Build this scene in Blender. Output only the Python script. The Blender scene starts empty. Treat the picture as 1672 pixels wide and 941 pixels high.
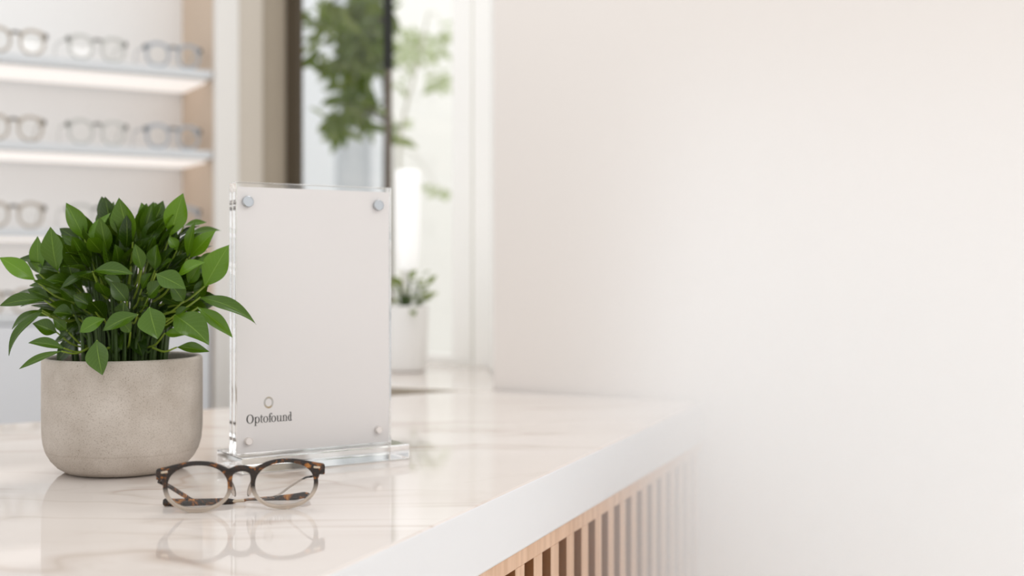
import bpy, bmesh, math, random
from mathutils import Vector, Matrix, Quaternion

random.seed(11)
sc = bpy.context.scene
COL = sc.collection
PI = math.pi

# ------------------------------------------------------------------ camera numbers
F = 1950.0            # focal length in pixels of the 1672 x 941 frame
CX, CY = 836.0, 440.0 # vanishing point of the view axis (horizon at 440)
TOP = 0.95            # countertop height
EYE = 1.158           # eye height
HC = EYE - TOP

def P(x, y, Y):
    return Vector(((x - CX) * Y / F, Y, EYE - (y - CY) * Y / F))
def PC(x, y, z=0.0):
    """point on a level plane z above the countertop"""
    Y = F * (HC - z) / (y - CY)
    return Vector(((x - CX) * Y / F, Y, TOP + z))
def on_line(x, o, d):
    """parameter along plan line o + t d seen at image column x"""
    r = (x - CX) / F
    return (r * o[1] - o[0]) / (d[0] - r * d[1])

# ------------------------------------------------------------------ materials
def lin(c):
    c = c / 255.0
    return c / 12.92 if c <= 0.04045 else ((c + 0.055) / 1.055) ** 2.4
def rgb(r, g, b):
    return (lin(r), lin(g), lin(b), 1.0)

def new_mat(name):
    m = bpy.data.materials.new(name)
    m.use_nodes = True
    nt = m.node_tree
    return m, nt, nt.nodes['Principled BSDF']
def plain(name, col, rough=0.5, metal=0.0, spec=0.5, noise=0.0, scale=30.0):
    m, nt, b = new_mat(name)
    b.inputs['Base Color'].default_value = col
    b.inputs['Roughness'].default_value = rough
    b.inputs['Metallic'].default_value = metal
    b.inputs['Specular IOR Level'].default_value = spec
    if noise > 0:
        tc = nt.nodes.new('ShaderNodeTexCoord')
        n = nt.nodes.new('ShaderNodeTexNoise'); n.inputs['Scale'].default_value = scale
        n.inputs['Detail'].default_value = 5
        nt.links.new(tc.outputs['Object'], n.inputs['Vector'])
        mx = nt.nodes.new('ShaderNodeMix'); mx.data_type = 'RGBA'
        mx.inputs['A'].default_value = tuple(c * (1 - noise) for c in col[:3]) + (1,)
        mx.inputs['B'].default_value = tuple(min(1, c * (1 + noise)) for c in col[:3]) + (1,)
        nt.links.new(n.outputs['Fac'], mx.inputs['Factor'])
        nt.links.new(mx.outputs['Result'], b.inputs['Base Color'])
    return m
def emit(name, col, s, base=0.9):
    m, nt, b = new_mat(name)
    b.inputs['Base Color'].default_value = (base, base, base, 1)
    b.inputs['Emission Color'].default_value = col
    b.inputs['Emission Strength'].default_value = s
    return m
def ramp(nt, fac, stops):
    r = nt.nodes.new('ShaderNodeValToRGB')
    el = r.color_ramp.elements
    el[0].position, el[0].color = stops[0]
    el[1].position, el[1].color = stops[1]
    for p, c in stops[2:]:
        e = el.new(p); e.color = c
    nt.links.new(fac, r.inputs['Fac'])
    return r
def noise_tex(nt, vec, scale, detail=4, dist=0.0, rough=0.5):
    n = nt.nodes.new('ShaderNodeTexNoise')
    n.inputs['Scale'].default_value = scale
    n.inputs['Detail'].default_value = detail
    n.inputs['Distortion'].default_value = dist
    n.inputs['Roughness'].default_value = rough
    if vec is not None: nt.links.new(vec, n.inputs['Vector'])
    return n
def math_node(nt, op, a, b=None):
    n = nt.nodes.new('ShaderNodeMath'); n.operation = op
    for i, v in enumerate((a, b)):
        if v is None: continue
        if isinstance(v, (int, float)): n.inputs[i].default_value = v
        else: nt.links.new(v, n.inputs[i])
    return n.outputs[0]
def mapping(nt, scale=(1, 1, 1), rot=(0, 0, 0), loc=(0, 0, 0), out='Object'):
    tc = nt.nodes.new('ShaderNodeTexCoord')
    mp = nt.nodes.new('ShaderNodeMapping')
    mp.inputs['Scale'].default_value = scale
    mp.inputs['Rotation'].default_value = rot
    mp.inputs['Location'].default_value = loc
    nt.links.new(tc.outputs[out], mp.inputs['Vector'])
    return mp.outputs[0]
def mix_col(nt, fac, a, b):
    mx = nt.nodes.new('ShaderNodeMix'); mx.data_type = 'RGBA'
    if isinstance(fac, float): mx.inputs['Factor'].default_value = fac
    else: nt.links.new(fac, mx.inputs['Factor'])
    for s, v in (('A', a), ('B', b)):
        if isinstance(v, tuple): mx.inputs[s].default_value = v
        else: nt.links.new(v, mx.inputs[s])
    return mx.outputs['Result']

def marble():
    m, nt, b = new_mat('polished_marble')
    v = mapping(nt, scale=(0.75, 2.3, 1.0), rot=(0, 0, 0.25))
    warp = noise_tex(nt, v, 2.6, 3, 0.6)
    ridge = math_node(nt, 'ABSOLUTE', math_node(nt, 'SUBTRACT', warp.outputs['Fac'], 0.5))
    r1 = ramp(nt, ridge, [(0.0, (1, 1, 1, 1)), (0.034, (0, 0, 0, 1)), (0.010, (0.5, 0.5, 0.5, 1))])
    fade = ramp(nt, noise_tex(nt, v, 3.3, 2).outputs['Fac'], [(0.38, (0, 0, 0, 1)), (0.60, (1, 1, 1, 1))])
    veins = math_node(nt, 'MULTIPLY', r1.outputs['Color'], fade.outputs['Color'])
    warp2 = noise_tex(nt, v, 6.5, 4, 0.9)
    ridge2 = math_node(nt, 'ABSOLUTE', math_node(nt, 'SUBTRACT', warp2.outputs['Fac'], 0.47))
    r2 = ramp(nt, ridge2, [(0.0, (0.5, 0.5, 0.5, 1)), (0.018, (0, 0, 0, 1))])
    fade2 = ramp(nt, noise_tex(nt, v, 2.1, 2).outputs['Fac'], [(0.48, (0, 0, 0, 1)), (0.7, (1, 1, 1, 1))])
    v2 = math_node(nt, 'MULTIPLY', r2.outputs['Color'], fade2.outputs['Color'])
    cloud = ramp(nt, noise_tex(nt, v, 1.7, 3).outputs['Fac'], [(0.3, rgb(219, 210, 203)), (0.7, rgb(231, 224, 219))])
    c = mix_col(nt, math_node(nt, 'MULTIPLY', veins, 0.62), cloud.outputs['Color'], rgb(176, 152, 134))
    c = mix_col(nt, math_node(nt, 'MULTIPLY', v2, 0.5), c, rgb(182, 160, 142))
    nt.links.new(c, b.inputs['Base Color'])
    b.inputs['Roughness'].default_value = 0.045
    b.inputs['Specular IOR Level'].default_value = 0.42
    return m
def oak(name, base, dark):
    m, nt, b = new_mat(name)
    v = mapping(nt, scale=(60, 60, 2.2))
    n = noise_tex(nt, v, 1.6, 5, 0.3)
    c = ramp(nt, n.outputs['Fac'], [(0.3, dark), (0.68, base)])
    nt.links.new(c.outputs['Color'], b.inputs['Base Color'])
    b.inputs['Roughness'].default_value = 0.5
    b.inputs['Specular IOR Level'].default_value = 0.3
    return m
def concrete():
    m, nt, b = new_mat('cast_concrete')
    v = mapping(nt)
    n1 = noise_tex(nt, v, 22, 6, 0.0, 0.6)
    base = ramp(nt, n1.outputs['Fac'], [(0.32, rgb(181, 170, 158)), (0.7, rgb(205, 196, 186))])
    n2 = noise_tex(nt, v, 950, 3)
    grain = ramp(nt, n2.outputs['Fac'], [(0.30, rgb(168, 156, 144)), (0.46, (1, 1, 1, 1))])
    mul = nt.nodes.new('ShaderNodeMix'); mul.data_type = 'RGBA'; mul.blend_type = 'MULTIPLY'
    mul.inputs['Factor'].default_value = 0.55
    nt.links.new(base.outputs['Color'], mul.inputs['A']); nt.links.new(grain.outputs['Color'], mul.inputs['B'])
    vo = nt.nodes.new('ShaderNodeTexVoronoi'); vo.inputs['Scale'].default_value = 520
    nt.links.new(v, vo.inputs['Vector'])
    sel = ramp(nt, noise_tex(nt, v, 60, 2).outputs['Fac'], [(0.5, (0, 0, 0, 1)), (0.62, (1, 1, 1, 1))])
    pore = ramp(nt, vo.outputs['Distance'], [(0.10, (1, 1, 1, 1)), (0.20, (0, 0, 0, 1))])
    pm = math_node(nt, 'MULTIPLY', pore.outputs['Color'], sel.outputs['Color'])
    c = mix_col(nt, math_node(nt, 'MULTIPLY', pm, 0.42), mul.outputs['Result'], rgb(116, 98, 82))
    # faint casting seam low on the wall
    sp = nt.nodes.new('ShaderNodeSeparateXYZ'); nt.links.new(v, sp.inputs[0])
    z = math_node(nt, 'ADD', sp.outputs['Z'], math_node(nt, 'MULTIPLY', math_node(nt, 'SUBTRACT', n1.outputs['Fac'], 0.5), 0.006))
    d = math_node(nt, 'ABSOLUTE', math_node(nt, 'SUBTRACT', z, 0.0235))
    seam = ramp(nt, math_node(nt, 'MULTIPLY', d, 100), [(0.03, (0.16, 0.16, 0.16, 1)), (0.14, (0, 0, 0, 1))])
    c = mix_col(nt, seam.outputs['Color'], c, rgb(140, 122, 105))
    nt.links.new(c, b.inputs['Base Color'])
    b.inputs['Roughness'].default_value = 0.62
    b.inputs['Specular IOR Level'].default_value = 0.35
    bp = nt.nodes.new('ShaderNodeBump'); bp.inputs['Strength'].default_value = 0.25; bp.inputs['Distance'].default_value = 0.0004
    bp.invert = True
    nt.links.new(pm, bp.inputs['Height']); nt.links.new(bp.outputs[0], b.inputs['Normal'])
    return m
def leaf_mat(name, lo, hi, trans=0.25):
    m, nt, b = new_mat(name)
    uv = nt.nodes.new('ShaderNodeUVMap'); uv.uv_map = 'UVMap'
    sp = nt.nodes.new('ShaderNodeSeparateXYZ'); nt.links.new(uv.outputs[0], sp.inputs[0])
    at = nt.nodes.new('ShaderNodeAttribute'); at.attribute_name = 'tint'
    base = mix_col(nt, at.outputs['Fac'], lo, hi)
    across = math_node(nt, 'ABSOLUTE', math_node(nt, 'SUBTRACT', sp.outputs['X'], 0.5))
    mid = ramp(nt, across, [(0.008, (1, 1, 1, 1)), (0.024, (0, 0, 0, 1))])
    # side veins run slanted towards the tip
    w = math_node(nt, 'FRACT', math_node(nt, 'MULTIPLY', math_node(nt, 'SUBTRACT', sp.outputs['Y'], math_node(nt, 'MULTIPLY', across, 0.55)), 9.0))
    wv = math_node(nt, 'ABSOLUTE', math_node(nt, 'SUBTRACT', w, 0.5))
    side = ramp(nt, wv, [(0.03, (1, 1, 1, 1)), (0.12, (0, 0, 0, 1))])
    c = mix_col(nt, math_node(nt, 'MULTIPLY', side.outputs['Color'], 0.12), base, rgb(110, 150, 60))
    c = mix_col(nt, math_node(nt, 'MULTIPLY', mid.outputs['Color'], 0.5), c, rgb(140, 172, 66))
    nt.links.new(c, b.inputs['Base Color'])
    b.inputs['Roughness'].default_value = 0.27
    b.inputs['Specular IOR Level'].default_value = 0.45
    tr = nt.nodes.new('ShaderNodeBsdfTranslucent')
    tc = mix_col(nt, 0.4, c, rgb(150, 190, 40)); nt.links.new(tc, tr.inputs['Color'])
    ms = nt.nodes.new('ShaderNodeMixShader'); ms.inputs[0].default_value = trans
    nt.links.new(b.outputs[0], ms.inputs[1]); nt.links.new(tr.outputs[0], ms.inputs[2])
    nt.links.new(ms.outputs[0], nt.nodes['Material Output'].inputs['Surface'])
    return m
def acrylic():
    m, nt, b = new_mat('clear_acrylic')
    b.inputs['Base Color'].default_value = (0.998, 1.0, 0.999, 1)
    b.inputs['Transmission Weight'].default_value = 1.0
    b.inputs['Roughness'].default_value = 0.0
    b.inputs['IOR'].default_value = 1.49
    return m
def thin_glass(name, tint=(1, 1, 1, 1), refl=1.0):
    m, nt, b = new_mat(name)
    nt.nodes.remove(b)
    t = nt.nodes.new('ShaderNodeBsdfTransparent'); t.inputs[0].default_value = tint
    g = nt.nodes.new('ShaderNodeBsdfGlossy'); g.inputs['Roughness'].default_value = 0.0
    fr = nt.nodes.new('ShaderNodeFresnel'); fr.inputs[0].default_value = 1.45
    ms = nt.nodes.new('ShaderNodeMixShader')
    nt.links.new(math_node(nt, 'MULTIPLY', fr.outputs[0], refl), ms.inputs[0])
    nt.links.new(t.outputs[0], ms.inputs[1]); nt.links.new(g.outputs[0], ms.inputs[2])
    nt.links.new(ms.outputs[0], nt.nodes['Material Output'].inputs['Surface'])
    return m
def tortoise(name, fade):
    """mottled brown acetate; with fade the front turns clear beige towards the lower rims"""
    m, nt, b = new_mat(name)
    v = mapping(nt, scale=(1, 1, 1))
    n = noise_tex(nt, v, 150, 3, 0.8)
    o = 0.0 if fade else -0.06
    c = ramp(nt, n.outputs['Fac'], [(0.49 + o, rgb(32, 22, 15)), (0.57 + o, rgb(56, 35, 19)), (0.64 + o, rgb(132, 78, 28)), (0.74 + o, rgb(190, 128, 54))]).outputs['Color']
    b.inputs['Roughness'].default_value = 0.16
    if fade:
        sp = nt.nodes.new('ShaderNodeSeparateXYZ'); nt.links.new(v, sp.inputs[0])
        f = ramp(nt, math_node(nt, 'MULTIPLY', sp.outputs['Z'], 20), [(0.22, (1, 1, 1, 1)), (0.42, (0, 0, 0, 1))]).outputs['Color']
        c = mix_col(nt, f, c, rgb(228, 214, 198))
        nt.links.new(math_node(nt, 'MULTIPLY', f, 0.55), b.inputs['Transmission Weight'])
    nt.links.new(c, b.inputs['Base Color'])
    return m
def soil_mat():
    m, nt, b = new_mat('dark_potting_soil')
    c = ramp(nt, noise_tex(nt, mapping(nt), 160, 5).outputs['Fac'], [(0.35, rgb(26, 20, 15)), (0.7, rgb(70, 56, 42))])
    nt.links.new(c.outputs['Color'], b.inputs['Base Color']); b.inputs['Roughness'].default_value = 0.9
    return m
def ring_mat():
    m, nt, b = new_mat('printed_metallic_ring')
    c = ramp(nt, noise_tex(nt, mapping(nt), 110, 1).outputs['Fac'], [(0.38, rgb(170, 150, 118)), (0.62, rgb(178, 176, 172))])
    nt.links.new(c.outputs['Color'], b.inputs['Base Color']); b.inputs['Roughness'].default_value = 0.4
    return m

M = dict(
    marble=marble(), edge=plain('plain_white_stone_edge', rgb(224, 225, 227), 0.3, spec=0.3),
    oak=oak('light_oak', rgb(222, 190, 164), rgb(200, 164, 136)),
    oak_side=plain('shaded_slat_side', rgb(150, 104, 66), 0.6, spec=0.2, noise=0.1, scale=20),
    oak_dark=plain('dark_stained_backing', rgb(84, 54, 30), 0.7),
    concrete=concrete(), soil=soil_mat(),
    leaf=leaf_mat('glossy_leaf', rgb(20, 42, 4), rgb(98, 140, 18), 0.15),
    tree_leaf=leaf_mat('tree_leaf', rgb(68, 84, 16), rgb(150, 158, 92), 0.3),
    stalk=plain('yellow_green_stalk', rgb(128, 150, 50), 0.45),
    stem=plain('green_stem', rgb(56, 80, 20), 0.5, noise=0.25, scale=80),
    acrylic=acrylic(),
    paper=plain('grey_sheet', rgb(219, 215, 213), 0.22, spec=0.5),
    steel=plain('brushed_steel', rgb(196, 200, 204), 0.28, metal=1.0),
    pale_steel=plain('pale_satin_steel', rgb(232, 226, 222), 0.35, metal=0.8),
    ink=plain('black_ink', rgb(38, 38, 36), 0.6),
    ring=ring_mat(),
    tort=tortoise('tortoiseshell_acetate', False),
    tort_fade=tortoise('tortoiseshell_fading_clear', True),
    lens=thin_glass('clear_lens', (0.985, 0.985, 0.98, 1)),
    pane=thin_glass('window_pane', (0.98, 0.985, 0.98, 1), 0.06),
    pad=thin_glass('clear_silicone', (0.86, 0.82, 0.78, 1)),
    gold=plain('pale_gold_metal', rgb(205, 190, 170), 0.25, metal=1.0),
    wall=plain('warm_white_paint', rgb(228, 222, 217), 0.9, spec=0.1, noise=0.006, scale=3),
    wall_grey=plain('cool_white_paint', rgb(243, 242, 241), 0.8, spec=0.15),
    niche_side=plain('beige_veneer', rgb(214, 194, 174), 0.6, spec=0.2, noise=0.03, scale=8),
    pilaster=plain('pilaster_lit_tone', rgb(230, 227, 223), 0.45, spec=0.3),
    greige=plain('pilaster_half_shade', rgb(203, 194, 182), 0.4, spec=0.3, noise=0.03, scale=3),
    taupe=plain('taupe_shade_tone', rgb(172, 160, 143), 0.4, spec=0.3, noise=0.05, scale=3),  # shaded tone: dark end of the pilaster and the ledge front
    bronze=plain('dark_bronze', rgb(78, 68, 54), 0.5, spec=0.3),
    mull=plain('grey_brown_metal', rgb(108, 98, 88), 0.5),
    black=plain('mullion_dark_tone', rgb(26, 28, 22), 0.6),
    white_frame=plain('white_window_frame', rgb(252, 251, 248), 0.5, spec=0.3),
    groove=plain('groove_shade_tone', rgb(222, 222, 212), 0.7),
    shelf=plain('pale_grey_shelf', rgb(214, 217, 220), 0.45, spec=0.3),
    cabinet=plain('light_grey_cabinet', rgb(226, 228, 232), 0.5, spec=0.3),
    led=emit('warm_led', (1.0, 0.92, 0.86, 1), 0.78, 0.35),
    ceramic=plain('white_ceramic', rgb(238, 237, 235), 0.35),
    lampglow=emit('opal_glass_glow', (1.0, 0.99, 0.97, 1), 0.3),
    ext_blue=plain('pale_blue_render', rgb(236, 240, 245), 0.9),
    ext_grey=plain('pale_grey_render', rgb(206, 210, 214), 0.9),
    ext_cream=plain('cream_render', rgb(255, 255, 252), 0.9),
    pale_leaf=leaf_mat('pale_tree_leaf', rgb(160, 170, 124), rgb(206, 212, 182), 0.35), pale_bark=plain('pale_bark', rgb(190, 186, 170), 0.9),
    bark=plain('dark_bark', rgb(60, 52, 42), 0.9, noise=0.3, scale=30),
    floor=plain('pale_stone_floor', rgb(226, 220, 212), 0.5, noise=0.04, scale=2),
    fr_brown=plain('brown_acetate', rgb(176, 166, 154), 0.3),
    fr_grey=plain('smoke_acetate', rgb(190, 190, 186), 0.3),
    fr_dark=plain('slate_acetate', rgb(160, 166, 174), 0.3),
    fr_joint=plain('dark_metal_joint', rgb(44, 42, 34), 0.4),
)

# ------------------------------------------------------------------ mesh helpers
def is_blocky(bm):
    """true when a few flat faces make up nearly all of the surface (boxes, boards, slabs)"""
    a = sorted((f.calc_area() for f in bm.faces), reverse=True)
    return len(a) > 0 and sum(a[:8]) > 0.85 * sum(a)
def obj(name, bm, mat, parent=None, smooth=True, angle=35, world=False):
    flatten = len(bm.faces) <= 400 and is_blocky(bm)
    """link a bmesh as ONE mesh object; world=True when its coordinates are world ones"""
    if world and parent is not None:
        bm.transform(parent.matrix_world.inverted())
    bmesh.ops.recalc_face_normals(bm, faces=bm.faces[:])
    me = bpy.data.meshes.new(name)
    bm.to_mesh(me); bm.free()
    me.materials.append(mat)
    if smooth and not flatten:
        for p in me.polygons: p.use_smooth = True
        me.set_sharp_from_angle(angle=math.radians(angle))
    o = bpy.data.objects.new(name, me)
    COL.objects.link(o)
    o.parent = parent
    return o
def tag(o, label, cat, group=None):
    o['label'] = label; o['category'] = cat
    if group: o['group'] = group
    return o
def thing(name, label, cat, loc=(0, 0, 0), rotz=0.0, group=None):
    o = bpy.data.objects.new(name, None); COL.objects.link(o)
    o.empty_display_size = 0.05
    o.location = loc; o.rotation_euler = (0, 0, rotz)
    o.matrix_world = Matrix.Translation(Vector(loc)) @ Matrix.Rotation(rotz, 4, 'Z')
    return tag(o, label, cat, group)
def structure(o):
    o['kind'] = 'structure'
    return o
def add_prism(bm, poly, z0, z1):
    lo = [bm.verts.new((p[0], p[1], z0)) for p in poly]
    hi = [bm.verts.new((p[0], p[1], z1)) for p in poly]
    n = len(poly)
    bm.faces.new(lo[::-1]); bm.faces.new(hi)
    for i in range(n):
        bm.faces.new((lo[i], lo[(i + 1) % n], hi[(i + 1) % n], hi[i]))
def add_box(bm, x0, x1, y0, y1, z0, z1):
    add_prism(bm, [(x0, y0), (x1, y0), (x1, y1), (x0, y1)], z0, z1)
def bev(bm, w, seg=2, ang=40):
    bmesh.ops.recalc_face_normals(bm, faces=bm.faces[:])
    ed = [e for e in bm.edges if len(e.link_faces) == 2 and e.calc_face_angle(0) > math.radians(ang)]
    bmesh.ops.bevel(bm, geom=ed, offset=w, segments=seg, profile=0.5, affect='EDGES')
def box_bm(x0, x1, y0, y1, z0, z1, w=0.0, seg=2):
    bm = bmesh.new(); add_box(bm, x0, x1, y0, y1, z0, z1)
    if w: bev(bm, w, seg)
    return bm
def prism_bm(poly, z0, z1, w=0.0, seg=2):
    bm = bmesh.new(); add_prism(bm, poly, z0, z1)
    if w: bev(bm, w, seg)
    return bm
def strip_poly(a, b, d0, d1, back):
    """plan rectangle along a->b, from d0 to d1 along the vector back"""
    a, b, k = Vector(a[:2]), Vector(b[:2]), Vector(back[:2])
    return [a + k * d0, b + k * d0, b + k * d1, a + k * d1]
def add_tube(bm, pts, rad, n=8, cap=True, squash=None):
    pts = [Vector(p) for p in pts]
    if isinstance(rad, (int, float)): rad = [rad] * len(pts)
    rings = []
    up = None
    for i, p in enumerate(pts):
        t = (pts[min(i + 1, len(pts) - 1)] - pts[max(i - 1, 0)]).normalized()
        if up is None:
            up = Vector((0, 0, 1)) if abs(t.z) < 0.9 else Vector((1, 0, 0))
        s = t.cross(up).normalized(); up = s.cross(t).normalized()
        a, b = (1, 1) if squash is None else squash
        rings.append([bm.verts.new(p + (s * math.cos(2 * PI * k / n) * a + up * math.sin(2 * PI * k / n) * b) * rad[i]) for k in range(n)])
    for r0, r1 in zip(rings, rings[1:]):
        for k in range(n):
            bm.faces.new((r0[k], r0[(k + 1) % n], r1[(k + 1) % n], r1[k]))
    if cap:
        bm.faces.new(rings[0][::-1]); bm.faces.new(rings[-1])
def add_lathe(bm, prof, n=64, c=(0, 0, 0)):
    c = Vector(c)
    rings = []
    for r, z in prof:
        if r < 1e-6: rings.append([bm.verts.new(c + Vector((0, 0, z)))])
        else: rings.append([bm.verts.new(c + Vector((r * math.cos(2 * PI * k / n), r * math.sin(2 * PI * k / n), z))) for k in range(n)])
    for r0, r1 in zip(rings, rings[1:]):
        for k in range(n):
            k2 = (k + 1) % n
            if len(r0) == 1 and len(r1) == 1: continue
            if len(r0) == 1: bm.faces.new((r0[0], r1[k2], r1[k]))
            elif len(r1) == 1: bm.faces.new((r0[k], r0[k2], r1[0]))
            else: bm.faces.new((r0[k], r0[k2], r1[k2], r1[k]))
def bez(p, n):
    """Catmull-Rom through points"""
    p = [Vector(q) for q in p]
    out = []
    for i in range(len(p) - 1):
        a = p[i - 1] if i else p[0] * 2 - p[1]
        d = p[i + 2] if i + 2 < len(p) else p[-1] * 2 - p[-2]
        b, c = p[i], p[i + 1]
        for k in range(n):
            t = k / n
            out.append(0.5 * ((2 * b) + (c - a) * t + (2 * a - 5 * b + 4 * c - d) * t * t + (3 * b - a - 3 * c + d) * t ** 3))
    out.append(p[-1])
    return out

# ------------------------------------------------------------------ plan of the room
fdir = Vector((0.3957, 1.0)).normalized()               # counter front edge
P1 = PC(1150, 655).xy
fr0 = PC(530, 941).xy
fdir = (P1 - fr0).normalized()
P0 = fr0 - fdir * 0.62
P2 = PC(804, 638).xy
P3 = PC(752, 638.3).xy
P4 = PC(0, 693).xy
bdir = (P4 - P3).normalized()
P5 = P4 + bdir * 0.55
P6 = Vector((P5.x, P0.y))
wdir = (P1 - P2).normalized()                           # right wall, coming towards the camera
wback = Vector((-wdir.y, wdir.x))
if wback.y < 0: wback = -wback
fout = Vector((fdir.y, -fdir.x))                        # out of the counter front

U = Vector((0.852, 0.5236)); B = Vector((-0.5236, 0.852))   # shelf wall: along, and away from the camera
G0 = Vector(((110 - CX) * 2.75 / F, 2.75))
F0 = G0 + U * on_line(348, G0, U)                       # front corner of the niche
ND = 0.262                                              # niche depth
def tU(x, d=0.0):
    return on_line(x, F0 + B * d, U)
def local(o, d, t, b):                                  # plan point in the shelf frame
    return F0 + U * t + B * b

# ------------------------------------------------------------------ setting
WALL_H = 2.7
bm = bmesh.new(); add_box(bm, -3.2, 3.6, -1.6, 6.0, -0.05, 0.0)
structure(obj('floor', bm, M['floor'], smooth=False))
# right wall
A = P2; Bw = P2 + wdir * 3.6
structure(obj('wall_right', prism_bm(strip_poly(A, Bw, 0.004, 0.03, wback), 0.0, WALL_H), M['wall'], smooth=False))
# niche back wall
structure(obj('wall_left', prism_bm(strip_poly(F0 + U * -1.7, F0, ND, ND + 0.1, B), 0.0, WALL_H), M['wall_grey'], smooth=False))
# side cheek of the niche; pilaster boards whose tones paint its light-to-dark shading
T1, T2 = tU(402), tU(470)
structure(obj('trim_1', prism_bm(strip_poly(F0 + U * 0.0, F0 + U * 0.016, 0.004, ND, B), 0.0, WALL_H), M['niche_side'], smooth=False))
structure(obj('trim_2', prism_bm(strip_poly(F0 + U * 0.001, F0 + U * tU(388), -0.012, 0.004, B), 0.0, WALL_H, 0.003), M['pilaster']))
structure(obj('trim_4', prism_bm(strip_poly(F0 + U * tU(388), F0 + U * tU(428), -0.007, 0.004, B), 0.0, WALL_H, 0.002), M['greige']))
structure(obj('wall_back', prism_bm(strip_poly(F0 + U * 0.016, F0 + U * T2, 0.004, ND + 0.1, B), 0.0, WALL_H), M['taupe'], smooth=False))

# window between the taupe panel and the right wall
WL = F0 + U * T2
WR = Vector(((803.5 - CX) * 2.53 / F, 2.53))
wd = (WR - WL).normalized(); wb = Vector((-wd.y, wd.x))
if wb.y < 0: wb = -wb
WIN0, WIN1 = TOP, 2.5
def wx(x, d=0.0):
    return on_line(x, WL + wb * d, wd)
def win_box(x0, x1, d0, d1, z0, z1, w=0.002):
    return prism_bm(strip_poly(WL + wd * wx(x0), WL + wd * wx(x1), d0, d1, wb), z0, z1, w)
win = bpy.data.objects.new('window_1', None); COL.objects.link(win)
win.location = (WL.x, WL.y, TOP); win.matrix_world = Matrix.Translation(win.location)
structure(win)
obj('dark_jamb', win_box(470.5, 491, -0.008, 0.008, WIN0, WIN1), M['bronze'], win, world=True)
obj('mullion', win_box(629, 636.5, 0.0, 0.008, WIN0, WIN1), M['mull'], win, world=True)
obj('mullion_dark_top', win_box(626.5, 637.5, -0.004, 0.010, EYE + (CY - 112) * 2.75 / F, WIN1, 0.004), M['black'], win, world=True)  # made-up thicker dark section along the upper mullion
obj('white_jamb', win_box(777, 804.5, -0.008, 0.02, WIN0, WIN1), M['white_frame'], win, world=True)
obj('sash_stile', win_box(739, 770, -0.002, 0.02, WIN0 + 0.02, WIN1), M['white_frame'], win, world=True)
obj('groove', win_box(769, 778, 0.006, 0.02, WIN0, WIN1, 0), M['groove'], win, world=True)  # strip coloured greyer to paint in the shade of the gap
obj('bottom_rail', win_box(637, 770, -0.002, 0.02, WIN0, WIN0 + 0.02), M['white_frame'], win, world=True)
obj('pane', win_box(491, 629, 0.002, 0.006, WIN0, WIN1, 0), M['pane'], win, world=True)
obj('pane', win_box(636.5, 741, 0.002, 0.006, WIN0 + 0.02, WIN1, 0), M['pane'], win, world=True)
# wall below the window
structure(obj('wall_under_window', prism_bm(strip_poly(WL, WR, 0.0, 0.12, wb), 0.0, TOP - 0.045), M['wall_grey'], smooth=False))
# reveal between right wall and window
R0 = P2 + wback * 0.031
structure(obj('trim_3', prism_bm([R0, R0 + wdir * 0.16, WR + wd * 0.2 + wb * 0.1, WR + wd * 0.004 + wb * 0.1, WR + wd * 0.004 - wb * 0.01], 0.0, WALL_H), M['white_frame'], smooth=False))

# ledge in front of the window, level with the counter
L0, L1 = PC(430, 623.5).xy, PC(756, 637.6).xy
ledge_poly = [L0, L1, P2 + Vector((-0.002, 0.003)), R0 + Vector((-0.002, 0.0)), WR - wb * 0.010 + wd * 0.002, WL + wd * 0.03 - wb * 0.010]
ledge = obj('window_ledge', prism_bm(ledge_poly, TOP - 0.04, TOP, 0.002), M['marble'])
ledge.data.materials.append(M['taupe'])
for p in ledge.data.polygons:
    if p.normal.z < 0.4: p.material_index = 1  # front face coloured dark, standing in for the shaded gap behind the counter
tag(ledge, 'white stone ledge under the tall window behind the counter', 'ledge')

# ------------------------------------------------------------------ counter
SLAB = 0.0635
ct = obj('countertop', prism_bm([P0, P1 - wback * 0.0, P2 - Vector((0, 0.002)), P3, P5, P6], TOP - SLAB, TOP, 0.0025, 3), M['marble'])
ct.data.materials.append(M['edge'])
for p in ct.data.polygons:
    if p.normal.z < 0.4: p.material_index = 1
tag(ct, 'long white marble countertop with faint beige veins and a thick square edge', 'countertop')
cb = thing('counter_base', 'counter base of light oak slats under the white marble top', 'counter', (fr0.x, fr0.y, 0))
E0, E1 = P0, P1
zt = TOP - SLAB
RAIL = 0.017
inn = -fout
def fpoly(s0, s1, d0, d1):
    return strip_poly(E0 + fdir * s0, E0 + fdir * s1, d0, d1, inn)
LEN = (E1 - E0).length - 0.004
body = [E0 + inn * 0.06, E0 + inn * 0.06 + fdir * LEN, P2 + Vector((-0.01, -0.03)), P3 + Vector((0.0, -0.03)), P5 + Vector((0.03, 0.0)), P6 + Vector((0.03, 0.02))]
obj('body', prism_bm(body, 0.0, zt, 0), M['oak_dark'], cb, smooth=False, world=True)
obj('top_rail', prism_bm(fpoly(0, LEN, 0.004, 0.06), zt - RAIL, zt, 0.001), M['oak'], cb, world=True)
obj('plinth', prism_bm(fpoly(0, LEN, 0.02, 0.06), 0.0, 0.08, 0.001), M['oak'], cb, world=True)
bm = bmesh.new()
pitch, sw = 0.0502, 0.0235
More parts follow.
